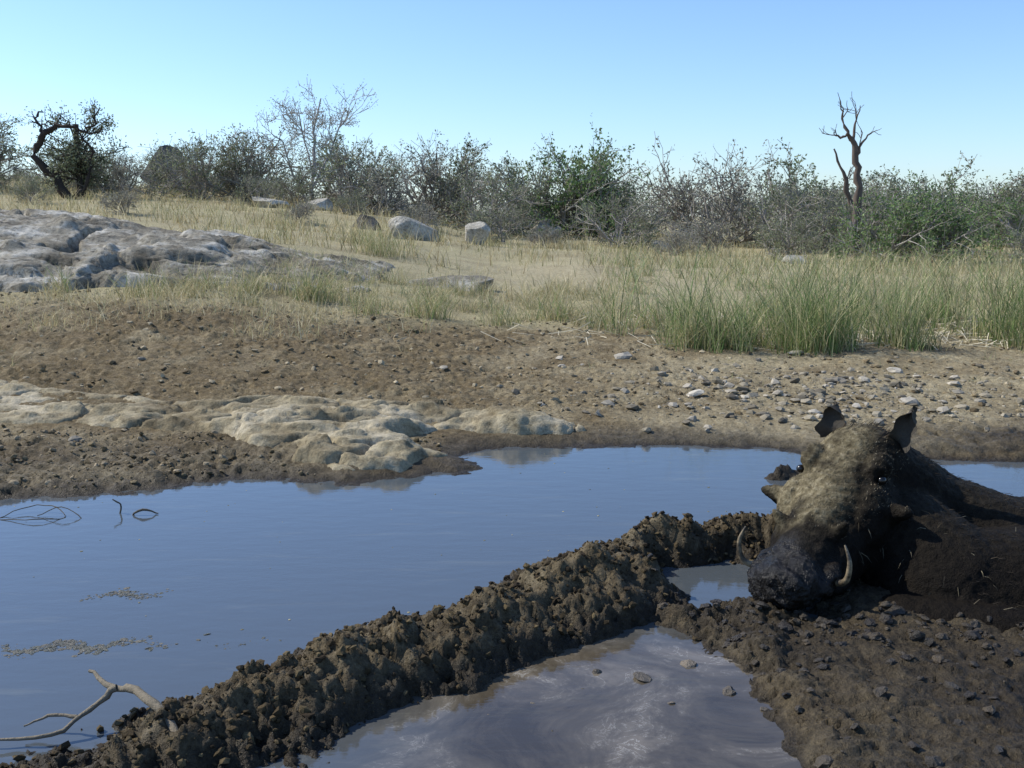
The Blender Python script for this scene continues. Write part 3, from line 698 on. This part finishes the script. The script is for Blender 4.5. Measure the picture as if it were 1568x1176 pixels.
a_=me2.color_attributes.new('Col','FLOAT_COLOR','POINT');cc=np.ones((nv,4),np.float32);cc[:,0]=dry_lit;cc[:,1]=sn;a_.data.foreach_set('color',cc.ravel())
m,nt,b=newmat('muddy_hide');P=pos(nt)
at=N(nt,'ShaderNodeAttribute',attribute_name='Col');sp_=N(nt,'ShaderNodeSeparateColor');nt.links.new(at.outputs['Color'],sp_.inputs[0])
n2=noise(nt,45,6,.7,P);n3=noise(nt,200,3,.6,P)
dry_lit_v=sp_.outputs[0]
dry_lit_c=ramp(nt,n2,[(.3,(.055,.042,.023)),(.5,(.18,.145,.082)),(.7,(.38,.32,.20))])  # dried mud and painted sunlit tone
wet_shade_c=ramp(nt,n2,[(.3,(.005,.0035,.002)),(.7,(.015,.011,.007))])  # wet mud, with the shade on cheek and body painted in as black
c=mix(nt,dry_lit_v,wet_shade_c,dry_lit_c);nt.links.new(c,b.inputs['Base Color'])
r_=mth(nt,'ADD',.65,mth(nt,'MULTIPLY',dry_lit_v,.25));r_=mth(nt,'SUBTRACT',r_,mth(nt,'MULTIPLY',sp_.outputs[1],.42))
nt.links.new(r_,b.inputs['Roughness'])
nt.links.new(mth(nt,'ADD',.10,mth(nt,'MULTIPLY',sp_.outputs[1],.25)),b.inputs['Specular IOR Level'])
p=bump(nt,n2,1.0,.012,None);bump(nt,n3,.8,.004,b,p)
M_hide=m
me2.materials.clear();me2.materials.append(M_hide)
body=bpy.data.objects.new('body',me2);col.objects.link(body);body.parent=hog
me2.polygons.foreach_set('use_smooth',np.ones(len(me2.polygons),bool))
M_ear=mat_attr('ear_hide',.7,0,.3,.004)
for sg in(-1,1):
    V=[];Q=[];nu,nv_=12,9
    base=W(-.01,sg*.082,-.005);tip=W(-.055,sg*.122,.085) if sg>0 else W(-.05,sg*.080,.080)
    ax=(tip-base);side=ax.cross(F_).normalized()
    for lay in(0,1):
        for i in range(nu):
            t=i/(nu-1);wd=(.032 if sg>0 else .044)*math.sin(math.pi*min(1,.25+.75*t)**.9)**.75+.001
            for j in range(nv_):
                q=(j/(nv_-1)-.5)*2;jt=.006*math.sin(13*t+q*5+sg)
                p_=base+ax*t+side*(wd*q+jt)+F_*(-.020*(1-q*q)+.008*math.sin(7*t+q))+F_*(-.009 if lay else 0)*(1-q*q)
                V.append(p_[:])
        o=lay*nu*nv_
        for i in range(nu-1):
            for j in range(nv_-1):Q.append((o+i*nv_+j,o+i*nv_+j+1,o+(i+1)*nv_+j+1,o+(i+1)*nv_+j))
    build('ear_left' if sg>0 else 'ear_right',np.array(V),[np.array(Q)],M_ear,np.tile([(.055,.045,.032)],(len(V),1)),parent=hog)
m,nt,b=newmat('tusk_ivory');n_=noise(nt,40,4,.6,pos(nt))
nt.links.new(ramp(nt,n_,[(.42,(.04,.03,.018)),(.62,(.28,.21,.12))]),b.inputs['Base Color']);b.inputs['Roughness'].default_value=.5
for sg in(-1,1):
    a=Acc();sp=smooth_path([W(.46,sg*.070,-.065),W(.48,sg*.104,-.070),W(.485,sg*.128,-.050),W(.470,sg*.134,-.012),W(.450,sg*.120,.020)],6)
    tube(a,sp,list(np.interp(np.linspace(0,1,len(sp)),[0,.3,.7,1],[.012,.009,.0065,.002])),10)
    a.make('tusk',m,parent=hog)
m,nt,b=newmat('dark_eye');b.inputs['Base Color'].default_value=(.01,.008,.006,1);b.inputs['Roughness'].default_value=.25
for sg in(-1,1):
    V,F=ico(3);V=V*.012;c=W(.150,sg*.103,.002);build('eye',V+np.array(c[:]),[F],m,parent=hog)
m,nt,b=newmat('nostril_dark');b.inputs['Base Color'].default_value=(.003,.002,.002,1);b.inputs['Roughness'].default_value=.8
for sg in(-1,1):
    V,F=ico(3);V=V*np.array([.009,.016,.014]);V=V@np.array(B3.transposed());c=W(.590,sg*.030,-.055);build('nostril',V+np.array(c[:]),[F],m,parent=hog)
rng=np.random.default_rng(9)
def bristles(name,mask,count,length,back,colr,hw=.0008):
    idx=np.where(mask)[0]
    if len(idx)==0:return
    idx=rng.choice(idx,count);p=co[idx];d=no[idx]*.45+back+rng.normal(size=(count,3))*.18
    d/=np.linalg.norm(d,axis=1)[:,None];L=(length*rng.uniform(.4,1.3,count))[:,None]
    g=np.array([0,0,-1])
    sd=np.cross(d,rng.normal(size=(count,3)));sd/=np.linalg.norm(sd,axis=1)[:,None]
    V=np.stack([p-sd*hw,p+sd*hw,p+d*L*.55+sd*hw*.7,p+d*L*.55-sd*hw*.7,p+d*L+g*L*.3],1)
    o=(np.arange(count)*5)[:,None]
    build(name,V.reshape(-1,3),[o+np.array([[0,1,2,3]]),o+np.array([[3,2,4]])],M_bark,np.repeat(pal(count,colr,.2),5,0),smooth=False,parent=hog)
Fb=-np.array(F_[:])
bristles('mane',(np.abs(sl)<.07)&(f<.02)&(co[:,2]>.15)&(no[:,2]>.2),420,.045,Fb*.6+np.array([.3,0,-.2]),[(.04,.028,.018),(.09,.065,.04)])
bristles('back_bristles',(co[:,0]>1.15)&(no[:,2]>.1)&(co[:,2]>0.02),1300,.026,np.array([.8,-.2,-.3]),[(.02,.015,.01),(.06,.045,.03)])
bristles('cheek_whiskers',(f>.02)&(f<.35)&(nn<-.02)&(np.abs(sl)>.08),300,.035,np.array([0,0,-.5])+Fb*.3,[(.10,.08,.05),(.20,.17,.11)])
bristles('face_hair',(f>.0)&(f<.38)&(nn>-.03),2200,.008,Fb*1.1,[(.14,.11,.07),(.24,.20,.13),(.05,.04,.025)],.0006)

# ---------------------------------------------------------------- light, sky, camera
tosun=Vector((-.70,.22,.68)).normalized()
sd=bpy.data.lights.new('sun','SUN');sd.energy=5.0;sd.angle=math.radians(.5);sd.color=(1,.97,.90)
so=bpy.data.objects.new('sun',sd);col.objects.link(so);so.rotation_euler=tosun.to_track_quat('Z','Y').to_euler();so.location=(-5,0,8)
wd=bpy.data.worlds.new('World');scene.world=wd;wd.use_nodes=True;nt=wd.node_tree
sk=nt.nodes.new('ShaderNodeTexSky');sk.sky_type='NISHITA';sk.sun_disc=False
sk.sun_elevation=math.asin(tosun.z);sk.sun_rotation=math.atan2(tosun.x,tosun.y)
sk.air_density=1.0;sk.dust_density=.4;sk.ozone_density=2.5
bg=nt.nodes['Background'];bg.inputs['Strength'].default_value=.14
mm=nt.nodes.new('ShaderNodeMix');mm.data_type='RGBA';mm.blend_type='MULTIPLY';mm.inputs[0].default_value=1;mm.inputs[7].default_value=(.98,1.15,1.42,1)
nt.links.new(sk.outputs[0],mm.inputs[6]);nt.links.new(mm.outputs[2],bg.inputs['Color'])
cd=bpy.data.cameras.new('camera');cd.lens=36.9;cd.sensor_width=36;cd.clip_end=5000;cd.clip_start=.05
co_=bpy.data.objects.new('camera',cd);col.objects.link(co_);co_.location=(0,0,1.0);co_.rotation_euler=(math.radians(90-9.1),0,0)
scene.camera=co_
scene.view_settings.view_transform='Standard';scene.view_settings.look='None';scene.view_settings.exposure=0
